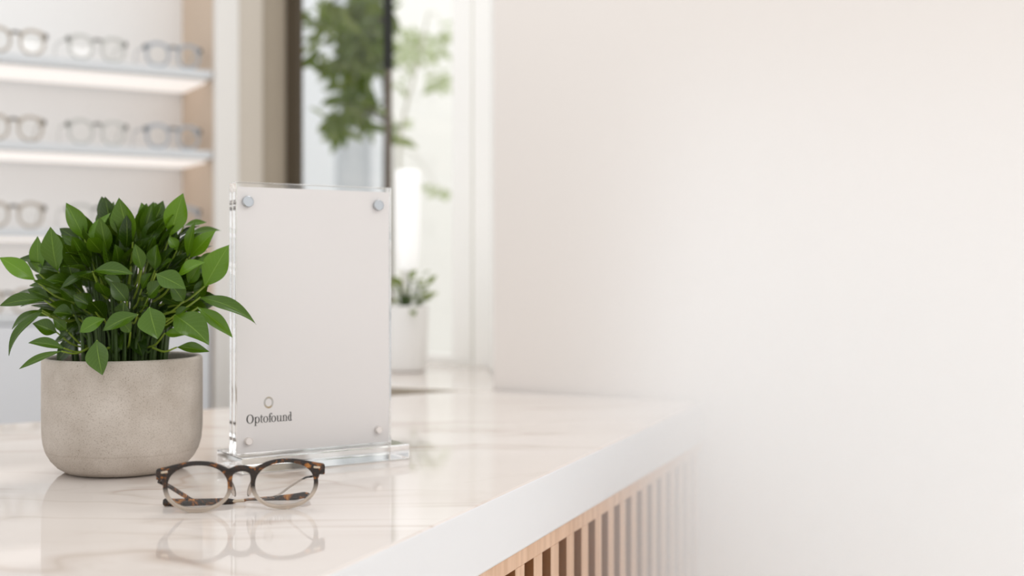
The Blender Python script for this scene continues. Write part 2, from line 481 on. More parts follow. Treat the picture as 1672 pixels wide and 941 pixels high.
# a slat edge is seen at image column 872.5
s_ref = on_line(872.5, E0 + inn * 0.005, fdir)
s = s_ref - pitch * math.floor(s_ref / pitch)
while s + sw < LEN:
    b2 = bmesh.new(); add_prism(b2, fpoly(s, s + sw, 0.005, 0.06), 0.08, zt - RAIL); bev(b2, 0.0008, 1)
    me = bpy.data.meshes.new('t'); b2.to_mesh(me); b2.free(); bm.from_mesh(me); bpy.data.meshes.remove(me)
    s += pitch
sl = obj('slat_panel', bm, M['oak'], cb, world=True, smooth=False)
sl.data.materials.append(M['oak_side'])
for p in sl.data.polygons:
    if abs(p.normal.dot(fdir.to_3d())) > 0.8: p.material_index = 1  # slat sides coloured darker to paint the shade between slats

# ------------------------------------------------------------------ display shelves and their glasses
shelf_z = [TOP + HC + 0.487, TOP + HC + 0.290, TOP + HC + 0.093, TOP + HC - 0.104]
ROT_U = math.atan2(U.y, U.x)
names = ['top', 'second', 'third', 'lowest']
SH_T = 0.019
for i, z in enumerate(shelf_z):
    lab = ['topmost pale grey display shelf on the left wall with a warm light strip below',
           'pale grey display shelf second from the top with a warm light strip below',
           'third pale grey display shelf down, partly hidden by the green plant',
           'lowest pale grey display shelf, on top of the light grey cabinet'][i]
    mid = F0 + U * -0.85
    sh = thing('display_shelf', lab, 'shelf', (mid.x, mid.y, z - SH_T), ROT_U, 'display shelves on the left wall')
    obj('board', box_bm(-0.85, 0.848, 0.0, ND - 0.001, 0, SH_T, 0.0015), M['shelf'], sh)
    if i < 3:
        obj('light_strip', box_bm(-0.85, 0.846, 0.045, ND - 0.02, -0.006, 0.0005, 0.001), M['led'], sh)
mid = F0 + U * -0.85
cab = thing('base_cabinet', 'light grey base cabinet below the display shelves', 'cabinet', (mid.x, mid.y, 0), ROT_U)
ch = shelf_z[3] - SH_T
obj('carcass', box_bm(-0.85, 0.846, 0.02, ND - 0.002, 0.0, ch - 0.001, 0.002), M['cabinet'], cab)
for k in range(3):
    x0 = -0.85 + k * 0.566
    obj('door', box_bm(x0 + 0.002, x0 + 0.562, 0.0, 0.019, 0.06, ch - 0.004, 0.002), M['cabinet'], cab)

def frame_outline(k=1.0):
    """half contour of a panto frame front in mm, bridge centre to bridge centre, right side"""
    top = [(0, 38.0), (4, 37.8), (8, 36.2), (11, 35.6), (15, 37.5), (22, 40.6), (30, 42.2), (38, 42.5), (46, 41.9), (54, 40.2), (62, 38.2), (68.5, 36.8), (70.3, 35.6), (70.3, 31.4), (68.6, 29.8), (65.8, 28.2)]
    cx, cy, a, b = 36.5, 21.3, 28.2, 21.3
    arc = []
    for i in range(0, 33):
        t = math.radians(8 - i * (186.0 / 32))
        arc.append((cx + a * math.cos(t), cy + b * math.sin(t)))
    nose = [(8.4, 27.5), (7.6, 31.0), (5.2, 33.2), (2.2, 34.0), (0, 34.2)]
    return top, arc, nose
def lens_outline(cx, n=48, ex=2.25, k=1.0):
    pts = []
    for i in range(n):
        t = 2 * PI * i / n
        c, s = math.cos(t), math.sin(t)
        u = cx + k * 25.7 * math.copysign(abs(c) ** (2 / ex), c)
        v = 21.4 + k * 18.8 * math.copysign(abs(s) ** (2 / ex), s)
        pts.append((u, v))
    return pts
def curve_plate(splines, half, bevel):
    cu = bpy.data.curves.new('plate', 'CURVE'); cu.dimensions = '2D'; cu.fill_mode = 'BOTH'
    cu.extrude = half; cu.bevel_depth = bevel; cu.bevel_resolution = 2
    for pts in splines:
        sp = cu.splines.new('POLY'); sp.points.add(len(pts) - 1)
        for q, (u, v) in zip(sp.points, pts): q.co = (u / 1000, v / 1000, 0, 1)
        sp.use_cyclic_u = True
    o = bpy.data.objects.new('plate', cu); COL.objects.link(o)
    dg = bpy.context.evaluated_depsgraph_get()
    me = bpy.data.meshes.new_from_object(o.evaluated_get(dg))
    bpy.data.objects.remove(o); bpy.data.curves.remove(cu)
    b2 = bmesh.new(); b2.from_mesh(me); bpy.data.meshes.remove(me)
    bmesh.ops.remove_doubles(b2, verts=b2.verts[:], dist=1e-6)
    return b2
def stand(b2, wrap=0.9, y0=0.0):
    """turn the flat plate upright (v becomes z, thickness becomes y) and wrap it slightly"""
    for v in b2.verts:
        u, h, w = v.co
        v.co = (u, y0 - w + wrap * u * u, h)
    return b2
def smooth_loop(pts, n=3):
    q = [Vector((x, y, 0)) for x, y in pts]
    return [(p.x, p.y) for p in bez(q, n)]
def full_front():
    top, arc, nose = frame_outline()
    half = smooth_loop(top, 3) + arc + smooth_loop(nose, 3)
    left = [(-u, v) for u, v in half[::-1]]
    loop = half + left[1:-1]
    return loop

# hero pair, lying in front of the sign with folded temples
gl = PC(320, 838); gr = PC(467.5, 832.2)
gmid = (gl + gr) / 2
gmid.z += 0.0009
grot = math.atan2(gr.y - gl.y, gr.x - gl.x)
hero = thing('eyeglasses', 'tortoiseshell eyeglasses fading to clear lower rims, folded on the countertop before the sign', 'eyeglasses', gmid, grot)
fb = curve_plate([full_front(), lens_outline(-36.5), lens_outline(36.5)], 0.0011, 0.0007)
frame_part = obj('frame_front', stand(fb), M['tort_fade'], hero, angle=50)
for s_ in (-1, 1):
    lb = curve_plate([lens_outline(36.5 * s_)], 0.0004, 0.0)
    for v in lb.verts: v.co.x = 0.0365 * s_ + (v.co.x - 0.0365 * s_) * 1.012; v.co.y = 0.0214 + (v.co.y - 0.0214) * 1.012
    obj('lens', stand(lb, 0.9, 0.0002), M['lens'], hero, angle=50)
    # rivet plate on the front of the end piece
    yv = 0.9 * 0.066 ** 2 - 0.0021
    b2 = bmesh.new(); add_box(b2, -0.0029, 0.0029, -0.0004, 0.0004, -0.001, 0.001); bev(b2, 0.0003, 2)
    bmesh.ops.transform(b2, matrix=Matrix.Translation((0.0640 * s_, yv, 0.0345)) @ Matrix.Rotation(0.13 * s_, 4, 'Y') @ Matrix.Rotation(0.12 * s_, 4, 'Z'), verts=b2.verts)
    obj('rivet', b2, M['gold'], frame_part)
    # hinge block behind the end piece
    b2 = box_bm(-0.0022, 0.0022, 0, 0.006, -0.0032, 0.0026, 0.0008)
    bmesh.ops.transform(b2, matrix=Matrix.Translation((0.0690 * s_, 0.9 * 0.069 ** 2 + 0.0012, 0.0305)), verts=b2.verts)
    obj('hinge', b2, M['tort'], hero)
    # nose pad and its wire
    b2 = bmesh.new()
    bmesh.ops.create_uvsphere(b2, u_segments=14, v_segments=8, radius=1.0)
    bmesh.ops.transform(b2, matrix=Matrix.Translation((0.0078 * s_, 0.0064, 0.0180)) @ Matrix.Rotation(0.28 * s_, 4, 'Y') @ Matrix.Rotation(-0.6 * s_, 4, 'Z') @ Matrix.Diagonal((0.0014, 0.0038, 0.0080, 1)), verts=b2.verts)
    pad = obj('nose_pad', b2, M['pad'], hero)
    b2 = bmesh.new(); add_tube(b2, bez([(0.0095 * s_, 0.0012, 0.024), (0.0085 * s_, 0.004, 0.0225), (0.0079 * s_, 0.0056, 0.0195)], 4), 0.0005, 6)
    obj('pad_arm', b2, M['gold'], pad)
def to_hero(x, y, Y):
    return hero.matrix_world.inverted() @ P(x, y, Y)
def temple_pts(px):
    return [to_hero(*q) for q in px]
# left temple: hinge at left, folded behind the lenses to a dropped tip at right
lt = temple_pts([(259, 786, 1.021), (279, 796, 1.034), (300, 809, 1.046), (322, 819.5, 1.058), (372, 820.5, 1.070), (430, 816, 1.075), (480, 811.5, 1.077), (497, 809, 1.078), (506, 812, 1.079)])
b2 = bmesh.new()
pp = bez(lt, 5)
add_tube(b2, pp, [0.0019 + 0.0011 * min(1, max(0, (k / len(pp) - 0.45) / 0.3)) for k in range(len(pp))], 10, True, (0.62, 1.0))
lz = min(v.co.z for v in b2.verts)
obj('temple', b2, M['tort'], hero)
# right temple: hinge at right, slim wire, folded in front of the left one to a rounded tip at left
rt = temple_pts([(511, 778, 1.040), (497, 781, 1.048), (474, 795, 1.056), (448, 811, 1.061), (400, 817.5, 1.060)])
rt2 = temple_pts([(401, 817.3, 1.060), (376, 819.3, 1.058), (330, 820.7, 1.053), (285, 820.7, 1.048), (266, 820.7, 1.046)])
b2 = bmesh.new(); add_tube(b2, bez(rt, 5), 0.0009, 8)
tr = obj('temple', b2, M['pad'], hero); tr['label'] = 'slim translucent temple'
b2 = bmesh.new(); pp = bez(rt2, 6); L = len(pp)
add_tube(b2, pp, [0.0012 + 0.0022 * min(1, max(0, (k / L - 0.15) / 0.12)) - (0.0012 if k == L - 1 else 0) for k in range(L)], 12, True, (0.7, 1.0))
obj('temple_tip', b2, M['tort'], tr)
b2 = bmesh.new(); add_tube(b2, [to_hero(399, 817.5, 1.0595), to_hero(374, 819.4, 1.0575)], 0.0015, 10, True, (0.8, 1.0))
obj('metal_sleeve', b2, M['gold'], tr)

# shelf glasses: open temples reaching back
def make_display_glasses(name, label, mat, mm_h=1.42):
    root = thing(name, label, 'eyeglasses', (0, 0, 0), 0, 'glasses on display shelves')
    b2 = curve_plate([full_front(), lens_outline(-36.5, k=0.9), lens_outline(36.5, k=0.9)], 0.0009, 0.0006)
    for v in b2.verts: v.co.y *= mm_h
    obj('frame_front', stand(b2), mat, root, angle=50)
    for s_ in (-1, 1):
        lb = curve_plate([lens_outline(36.5 * s_, 28, k=0.91)], 0.0004, 0.0)
        for v in lb.verts: v.co.y *= mm_h
        obj('lens', stand(lb, 0.9, 0.0002), M['lens'], root, angle=50)
        b2 = bmesh.new()
        z0 = 0.0335 * mm_h
        add_tube(b2, bez([(0.0690 * s_, 0.005, z0), (0.0700 * s_, 0.05, z0), (0.0690 * s_, 0.10, z0 - 0.001), (0.066 * s_, 0.135, 0.004)], 5), 0.0018, 8, True, (0.6, 1.2))
        obj('temple', b2, mat, root)
        b2 = box_bm(-0.0034, 0.0034, 0, 0.006, -0.0065, 0.0055, 0.001)
        bmesh.ops.transform(b2, matrix=Matrix.Translation((0.0662 * s_, 0.9 * 0.067 ** 2 - 0.0040, z0)), verts=b2.verts)
        obj('hinge', b2, M['fr_joint'], root)
    b2 = bmesh.new(); add_tube(b2, [(-0.0095, -0.0026, 0.0352 * mm_h), (0, -0.003, 0.0362 * mm_h), (0.0095, -0.0026, 0.0352 * mm_h)], 0.0024, 8)
    obj('bridge', b2, M['fr_joint'], root)
    return root
def dup(root, label):
    r = root.copy(); COL.objects.link(r); r['label'] = label
    for chd in root.children:
        c = chd.copy(); COL.objects.link(c); c.parent = r
        for g in chd.children:
            d = g.copy(); COL.objects.link(d); d.parent = c
    return r
kinds = [('brown', M['fr_brown']), ('smoke grey', M['fr_grey']), ('slate', M['fr_dark'])]
place = ['leftmost of three', 'middle of three', 'rightmost of three']
protos = {}
cent = [25, 159, 283]
tilt = [0.0, 0.05, -0.06]
for i in range(3):
    for j in range(3):
        shn = ['top display shelf', 'second display shelf', 'third display shelf'][i]
        lab = '%s framed round eyeglasses on the %s, %s' % (kinds[j][0], shn, place[j])
        if j not in protos:
            r = make_display_glasses('display_eyeglasses', lab, kinds[j][1]); protos[j] = r
        else:
            r = dup(protos[j], lab)
        bpos = 0.014
        o_ = F0 + B * bpos
        p = o_ + U * on_line(cent[j] - (3 if i and j == 0 else 0), o_, U)
        r.location = (p.x, p.y, shelf_z[i]); r.rotation_euler = (0, 0, ROT_U + tilt[(i + j) % 3] * (0.6 if i else 1))
# one more pair on the lowest shelf, glimpsed left of the plant
r = dup(protos[0], 'brown framed round eyeglasses on the lowest display shelf, left of the plant')
o_ = F0 + B * 0.014
p = o_ + U * on_line(12, o_, U)
r.location = (p.x, p.y, shelf_z[3]); r.rotation_euler = (0, 0, ROT_U)

# ------------------------------------------------------------------ acrylic sign holder
BH = 0.016
q_fl = PC(395, 750.5, BH); q_fr = PC(663, 725, BH)
srot = math.radians(32.6)
sv = Vector((math.cos(srot), math.sin(srot), 0)); sb = Vector((-sv.y, sv.x, 0))
cw = 0.1905; cd = 0.0766
corner = Vector((q_fl.x, q_fl.y, TOP))
corner.z += 0.0006
sign = thing('sign_holder', 'clear acrylic sign holder with a grey sheet, standing beside the plant on the counter', 'sign', corner, srot)
# local: x along the width, y away from the camera, z up; origin = front left corner of the foot
obj('foot', box_bm(0, cw, 0, cd, 0, BH, 0.0012, 2), M['acrylic'], sign)
PF, PT, PW, PH = 0.0205, 0.0098, 0.1775, 0.2815
x0 = 0.0012
front = obj('front_panel', box_bm(x0, x0 + PW, PF, PF + PT, BH + 0.0002, BH + PH, 0.0008, 2), M['acrylic'], sign)
obj('back_panel', box_bm(x0, x0 + PW, PF + PT + 0.0008, PF + 2 * PT + 0.0008, BH + 0.0002, BH + PH, 0.0008, 2), M['acrylic'], sign)
sheet = obj('printed_sheet', box_bm(x0 + 0.0008, x0 + PW - 0.0032, PF - 0.0005, PF - 0.0001, BH + 0.0014, BH + PH - 0.0052), M['paper'], sign, smooth=False)
def sign_hit(x, y, d=PF):
    """local x, z on the panel front for an image point"""
    o = Vector((0, 0, EYE)); r = P(x, y, 1.0) - o
    base = corner + sb * d
    t = (base - o).dot(sb) / r.dot(sb)
    h = sign.matrix_world.inverted() @ (o + r * t)
    return h.x, h.z
for (px, py, rad, mt) in ((404.5, 329.5, 0.0058, 'steel'), (617.5, 335.5, 0.0058, 'steel'), (405.5, 720.5, 0.0040, 'pale_steel'), (618, 702, 0.0040, 'pale_steel')):
    hx, hz = sign_hit(px, py, PF - 0.002)
    b2 = bmesh.new()
    add_lathe(b2, [(0, 0.0), (rad * 0.86, 0.0), (rad, 0.0006), (rad, 0.0038), (rad * 0.88, 0.0046), (rad * 0.8, 0.0046), (rad * 0.78, 0.0043), (0, 0.0043)], 32)
    bmesh.ops.transform(b2, matrix=Matrix.Translation((hx, PF - 0.0006, hz)) @ Matrix.Rotation(PI / 2, 4, 'X'), verts=b2.verts)
    sc_o = obj('screw_cap', b2, M[mt], sign)
    b2 = bmesh.new()
    add_lathe(b2, [(0, 0), (rad * 0.45, 0), (rad * 0.45, 2 * PT), (0, 2 * PT)], 16)
    bmesh.ops.transform(b2, matrix=Matrix.Translation((hx, PF + 2 * PT, hz)) @ Matrix.Rotation(PI / 2, 4, 'X'), verts=b2.verts)
    obj('shank', b2, M['pale_steel'], sc_o)

# lettering "Optofound", drawn in its own units: baseline 0, x 0..730
tx0, tz0 = sign_hit(402.0, 692.2)
tx1, tz1 = sign_hit(475.8, 686.9)
KU = (tx1 - tx0) / 730.0
tb = bmesh.new()
def quad(pts):
    th = 0.00012
    f = [tb.verts.new((tx0 + u * KU, PF - 0.0005 - th, tz0 + (tz1 - tz0) * u / 730 + v * KU)) for u, v in pts]
    g = [tb.verts.new((tx0 + u * KU, PF - 0.00051, tz0 + (tz1 - tz0) * u / 730 + v * KU)) for u, v in pts]
    n = len(pts)
    tb.faces.new(f); tb.faces.new(g[::-1])
    for i in range(n): tb.faces.new((f[i], g[i], g[(i + 1) % n], f[(i + 1) % n]))
def rect(u0, u1, v0, v1): quad([(u0, v0), (u1, v0), (u1, v1), (u0, v1)])
def bow(cx, cy, rx, ry, thick, thin, a0=0, a1=360, n=40):
    """round stroke, thick at the sides and thin at top and bottom"""
    prev = None
    for i in range(n + 1):
        a = math.radians(a0 + (a1 - a0) * i / n)
        c, s = math.cos(a), math.sin(a)
        o = (cx + rx * c, cy + ry * s); q = (cx + (rx - thick) * c, cy + (ry - thin) * s)
        if prev: quad([prev[0], o, q, prev[1]])
        prev = (o, q)
XH = 92; ASC = 138
def O_(x, w): bow(x + w / 2, 66, w / 2, 70, 21, 8)
def o_(x, w): bow(x + w / 2, XH / 2, w / 2, XH / 2 + 3, 18, 7)
def stem(x, v0, v1, w=17): rect(x, x + w, v0, v1)
def serif(x0, x1, v): rect(x0, x1, v, v + 6)
O_(0, 116)
stem(136, -42, XH - 4); quad([(122, XH - 12), (136, XH - 4), (153, XH + 4), (153, XH - 16)]); serif(123, 168, -44); bow(174, XH / 2, 38, XH / 2 + 3, 18, 7, -150, 150)
stem(231, 14, XH + 26, 15); rect(217, 268, XH - 7, XH); bow(252, 18, 22, 20, 14, 8, 180, 300, 16); quad([(231, XH), (246, XH + 28), (246, XH), (238, XH)])
o_(268, 80)
stem(366, 0, 112, 17); serif(352, 398, 0); rect(350, 400, XH - 7, XH); bow(396, 110, 30, 30, 16, 8, 180, 60, 18); bow(405, 126, 9, 9, 9, 9, 0, 360, 12)
o_(396, 80)
stem(493, 22, XH); serif(479, 494, XH - 6); bow(518, 26, 26, 29, 16, 9, 180, 300, 16); stem(543, 0, XH); serif(529, 544, XH - 6); serif(543, 573, 0)
quad([(526, 4), (531, 0), (545, 18), (545, 28)])
stem(590, 0, XH - 2); serif(576, 622, 0); quad([(576, XH - 10), (590, XH - 4), (607, XH + 4), (607, XH - 14)]); bow(623, 64, 28, 31, 16, 9, 0, 125, 18); stem(635, 0, 66, 16); serif(622, 664, 0)
bow(704, XH / 2, 37, XH / 2 + 3, 18, 7, 40, 320); stem(706, 0, ASC); serif(692, 708, ASC - 6); serif(706, 734, 0)
obj('lettering', tb, M['ink'], sheet, smooth=False)
rx0, rz0 = sign_hit(430.3, 657.5); rx1, _ = sign_hit(446.3, 657.5); _, rza = sign_hit(438.3, 648); _, rzb = sign_hit(438.3, 667)
b2 = bmesh.new()
n = 48; cxr, czr = (rx0 + rx1) / 2, (rza + rzb) / 2; ax, az = (rx1 - rx0) / 2, (rza - rzb) / 2
rows = []
for i in range(n):
    a = 2 * PI * i / n
    rows.append([b2.verts.new((cxr + (ax - w) * math.cos(a), PF - d, czr + (az - w) * math.sin(a))) for w, d in ((0, 0.00051), (0, 0.00063), (0.0019, 0.00063), (0.0019, 0.00051))])
for i in range(n):
    r0, r1 = rows[i], rows[(i + 1) % n]
    for k in range(4): b2.faces.new((r0[k], r1[k], r1[(k + 1) % 4], r0[(k + 1) % 4]))
obj('ring_emblem', b2, M['ring'], sheet, smooth=False)

# ------------------------------------------------------------------ leaves
def add_leaf(bm, uvl, tint_l, base, tip, width, normal, droop=0.0, fold=0.12, tint=0.5, nl=10, na=4, twist=0.0, sharp=0.62):
    base, tip = Vector(base), Vector(tip)
    ax = tip - base; L = ax.length
    if L < 1e-5: return
    ax.normalize()
    nrm = Vector(normal); nrm = (nrm - ax * nrm.dot(ax))
    if nrm.length < 1e-4: nrm = ax.orthogonal()
    nrm.normalize()
    side = ax.cross(nrm).normalized()
    grid = []
    for i in range(nl + 1):
        t = i / nl
        w = 0.5 * width * (math.sin(PI * t) ** 0.98) * (1 - 0.12 * t ** 3)
        if i == 0: w = 0.03 * width
        if i == nl: w = 0.0
        arch = droop * L * (4 * t * (1 - t))
        row = []
        ang = twist * (t - 0.5)
        sd = side * math.cos(ang) + nrm * math.sin(ang)
        nn = nrm * math.cos(ang) - side * math.sin(ang)
        for j in range(na + 1):
            f = (j / na) * 2 - 1
            wob = 0.03 * width * math.sin(7 * t + 2.1 * f) * abs(f)
            row.append(bm.verts.new(base + ax * (L * t) + sd * (w * f) + nn * (arch + fold * width * 0.9 * (abs(f) ** 1.4) * (w / (0.5 * width + 1e-9)) + wob)))
        grid.append(row)
    for i in range(nl):
        for j in range(na):
            vs = (grid[i][j], grid[i][j + 1], grid[i + 1][j + 1], grid[i + 1][j])
            f = bm.faces.new(vs)
            for lp, (a, b) in zip(f.loops, ((j, i), (j + 1, i), (j + 1, i + 1), (j, i + 1))):
                lp[uvl].uv = (a / na, b / nl)
            for v in vs: v[tint_l] = tint
def leaf_bm():
    bm = bmesh.new()
    return bm, bm.loops.layers.uv.new('UVMap'), bm.verts.layers.float.new('tint')
def leaf_obj(name, bm, mat, parent):
    bm.transform(parent.matrix_world.inverted())
    me = bpy.data.meshes.new(name); bm.to_mesh(me); bm.free()
    me.materials.append(mat)
    for p in me.polygons: p.use_smooth = True
    o = bpy.data.objects.new(name, me); COL.objects.link(o); o.parent = parent
    return o

# ------------------------------------------------------------------ potted plant on the counter
pc = Vector(((201.5 - CX) * 1.242 / F, 1.242, TOP))
plant = thing('potted_plant', 'leafy green plant in a round speckled concrete pot at the left of the counter', 'plant', pc)
R = 0.0799
prof = [(0, 0.0), (0.050, 0.0), (0.0575, 0.0015), (0.0650, 0.0062), (0.0712, 0.0130), (0.0760, 0.0215), (0.0786, 0.0310), (0.0797, 0.042), (R, 0.055), (R, 0.1145), (R - 0.0006, 0.1168), (R - 0.0024, 0.1180), (R - 0.0048, 0.1176), (R - 0.0062, 0.1155), (R - 0.0066, 0.108), (R - 0.007, 0.09), (0, 0.09)]
b2 = bmesh.new(); add_lathe(b2, prof, 96)
obj('pot', b2, M['concrete'], plant, angle=60)
b2 = bmesh.new()
prof2 = [(0, 0.106), (0.02, 0.107), (0.045, 0.105), (0.0725, 0.103), (0.0725, 0.0905), (0, 0.0905)]
add_lathe(b2, prof2, 40)
for v in b2.verts:
    if v.co.z > 0.1: v.co.z += random.uniform(-0.002, 0.002)
obj('soil', b2, M['soil'], plant)

bm, uvl, tl = leaf_bm()
sb_ = bmesh.new(); hb_ = bmesh.new()
def C2(x, y, Y):                                        # coordinates read in the plant close-up
    return P(x / 2.768, 290 + y / 2.768, Y)
def nrm_for(base, tip, up=0.55, left=0.0):
    return Vector((left, -1.0, up))
soil_c = pc + Vector((0, 0, 0.104))
def stem_to(end, root_off, rad=0.0016, bend=0.0):
    root = soil_c + Vector((root_off[0], root_off[1], 0))
    end = Vector(end)
    mid1 = root + Vector(((end.x - root.x) * 0.22, (end.y - root.y) * 0.22, (end.z - root.z) * 0.45 + 0.01))
    mid2 = root + Vector(((end.x - root.x) * 0.62, (end.y - root.y) * 0.62, (end.z - root.z) * 0.80 + bend))
    pts = bez([root, mid1, mid2, end], 5)
    add_tube(sb_, pts, [rad * (1 - 0.55 * k / (len(pts) - 1)) for k in range(len(pts))], 6)
W = 1.24 / F / 2.768                                    # metres per close-up pixel
hero_leaves = [
    # base, tip, width, depth base, depth tip, up, left, droop, tint
    ((600, 292), (537, 90), 125, 1.205, 1.190, 0.35, -0.2, 0.05, 0.42),
    ((382, 280), (299, 114), 92, 1.205, 1.195, 0.30, 0.5, 0.04, 0.55),
    ((396, 330), (502, 157), 80, 1.200, 1.215, 0.2, -0.7, 0.05, 0.75),
    ((770, 262), (828, 70), 112, 1.225, 1.215, 0.35, 0.3, 0.04, 0.80),
    ((262, 425), (228, 222), 112, 1.200, 1.190, 0.3, -0.1, 0.05, 0.45),
    ((178, 436), (170, 264), 82, 1.205, 1.200, 0.3, -0.2, 0.03, 0.62),
    ((156, 462), (-2, 362), 92, 1.200, 1.190, 0.6, 0.2, 0.05, 0.95),
    ((200, 556), (-2, 580), 78, 1.190, 1.175, 0.75, 0.1, 0.10, 0.25),
    ((190, 600), (54, 686), 58, 1.195, 1.190, 0.8, -0.2, 0.12, 0.30),
    ((188, 610), (40, 806), 66, 1.185, 1.170, 0.7, -0.5, 0.12, 0.28),
    ((288, 772), (128, 748), 60, 1.170, 1.165, 0.9, 0.0, 0.10, 0.35),
    ((278, 786), (86, 866), 46, 1.160, 1.140, 0.9, 0.0, 0.06, 0.35),
    ((438, 738), (462, 894), 112, 1.160, 1.146, 0.35, -0.1, 0.06, 0.38),
    ((676, 588), (712, 732), 132, 1.165, 1.155, 0.5, -0.05, 0.07, 0.50),
    ((792, 622), (945, 760), 138, 1.180, 1.160, 0.6, 0.2, 0.12, 0.50),
    ((895, 588), (1053, 726), 72, 1.185, 1.170, 0.55, 0.3, 0.08, 0.70),
    ((905, 542), (1158, 664), 72, 1.180, 1.160, 0.75, 0.2, 0.13, 0.35),
    ((925, 492), (1036, 304), 124, 1.195, 1.190, 0.25, 0.15, 0.03, 0.80),
    ((798, 768), (948, 788), 56, 1.175, 1.165, 0.7, 0.0, 0.06, 0.45),
    ((800, 448), (928, 385), 80, 1.190, 1.180, 0.9, 0.0, 0.08, 0.85),
    ((706, 436), (840, 505), 98, 1.178, 1.170, 0.8, -0.4, 0.06, 0.45),
    ((846, 368), (882, 198), 74, 1.210, 1.200, 0.3, -0.7, 0.03, 0.45),
    ((858, 360), (978, 238), 82, 1.215, 1.205, 0.5, 0.3, 0.05, 0.80),
    ((418, 425), (605, 438), 78, 1.172, 1.172, 0.85, 0.0, 0.10, 0.35),
    ((425, 425), (275, 500), 56, 1.180, 1.175, 0.7, -0.2, 0.08, 0.20),
    ((622, 620), (466, 692), 92, 1.172, 1.160, 0.7, 0.0, 0.08, 0.40),
    ((470, 640), (360, 700), 80, 1.170, 1.162, 0.5, 0.0, 0.06, 0.65),
    ((600, 335), (470, 225), 66, 1.225, 1.230, 0.5, -0.3, 0.06, 0.25),
    ((695, 265), (638, 112), 92, 1.245, 1.245, 0.35, -0.3, 0.04, 0.60),
    ((735, 230), (700, 112), 70, 1.265, 1.265, 0.35, 0.3, 0.04, 0.45),
    ((830, 220), (936, 203), 42, 1.250, 1.250, 0.9, 0.0, 0.06, 0.60),
    ((395, 350), (274, 258), 52, 1.215, 1.215, 0.8, -0.2, 0.06, 0.45),
    ((256, 700), (148, 660), 82, 1.190, 1.180, 0.5, 0.2, 0.06, 0.30),
    ((222, 545), (124, 505), 60, 1.215, 1.215, 0.6, 0.0, 0.06, 0.25),
    ((650, 330), (742, 178), 108, 1.230, 1.235, 0.4, -0.1, 0.05, 0.28),
    ((745, 705), (856, 712), 60, 1.195, 1.190, 0.8, 0.0, 0.05, 0.80),
    ((880, 450), (948, 352), 66, 1.220, 1.220, 0.5, 0.0, 0.05, 0.75),
    ((640, 420), (610, 300), 66, 1.190, 1.180, 0.3, 0.5, 0.03, 0.35),
    ((700, 420), (712, 300), 90, 1.200, 1.195, 0.3, -0.4, 0.03, 0.30),
    ((330, 470), (300, 350), 90, 1.205, 1.200, 0.3, 0.3, 0.03, 0.18),
    ((470, 360), (520, 260), 80, 1.215, 1.215, 0.3, -0.2, 0.03, 0.25),
    ((860, 250), (1000, 240), 46, 1.262, 1.268, 0.9, 0.0, 0.05, 0.55),
    ((880, 560), (950, 450), 72, 1.215, 1.215, 0.3, -0.2, 0.03, 0.35),
    ((575, 560), (500, 470), 84, 1.182, 1.172, 0.5, 0.1, 0.05, 0.20),
    ((670, 545), (740, 470), 84, 1.185, 1.178, 0.5, -0.1, 0.05, 0.30),
    ((420, 590), (330, 530), 84, 1.185, 1.175, 0.5, 0.1, 0.05, 0.20),
    ((330, 620), (240, 610), 84, 1.190, 1.180, 0.6, 0.1, 0.05, 0.25),
    ((560, 640), (560, 560), 80, 1.180, 1.172, 0.5, -0.1, 0.05, 0.15),
    ((850, 480), (905, 395), 62, 1.205, 1.200, 0.4, 0.4, 0.05, 0.55),
    ((885, 400), (985, 340), 52, 1.235, 1.235, 0.7, 0.0, 0.07, 0.45),
    ((540, 250), (575, 170), 56, 1.255, 1.258, 0.3, 0.4, 0.05, 0.35),
    ((460, 300), (430, 215), 58, 1.245, 1.245, 0.3, 0.3, 0.05, 0.40),
    ((800, 330), (765, 265), 56, 1.225, 1.220, 0.5, 0.4, 0.05, 0.65),
    ((545, 500), (470, 445), 66, 1.190, 1.180, 0.6, 0.2, 0.06, 0.35),
    ((640, 505), (690, 430), 62, 1.195, 1.188, 0.5, -0.4, 0.06, 0.30),
    ((345, 560), (270, 500), 66, 1.195, 1.188, 0.6, 0.2, 0.06, 0.30),
    ((790, 640), (860, 590), 60, 1.195, 1.188, 0.7, 0.0, 0.06, 0.35),
    ((300, 690), (240, 640), 58, 1.190, 1.182, 0.6, 0.0, 0.06, 0.40),
    ((590, 700), (540, 640), 62, 1.180, 1.170, 0.5, 0.2, 0.06, 0.45),
    ((830, 560), (770, 480), 80, 1.190, 1.180, 0.4, 0.3, 0.05, 0.30),
]
for (b_, t_, w_, d0, d1, up, lf, dr, ti) in hero_leaves:
    b3, t3 = C2(*b_, d0), C2(*t_, d1)
    add_leaf(bm, uvl, tl, b3, t3, w_ * W * 0.93, Vector((lf, -1, up)), dr, random.uniform(0.10, 0.24), ti, 14, 6, random.uniform(-0.55, 0.55))
    # short stalk back towards the crown, then a stem to the soil
    cxp = 560 + (b_[0] - 560) * 0.55
    inner = C2(cxp, max(b_[1], 300) * 0.55 + 700 * 0.45 if b_[1] < 650 else 770, 0.5 * (d0 + 1.235))
    pts = bez([b3, b3 * 0.5 + inner * 0.5 + Vector((0, 0, -0.004)), inner], 4)
    add_tube(hb_, pts, [0.0008 + 0.0004 * k / 8 for k in range(len(pts))], 6)
    ro = Vector((inner.x - soil_c.x, inner.y - soil_c.y))
    if ro.length > 0.055: ro = ro.normalized() * 0.055
    stem_to(inner, (ro.x * 0.6 + random.uniform(-.008, .008), ro.y * 0.6 + random.uniform(-.012, .012)), 0.0017)
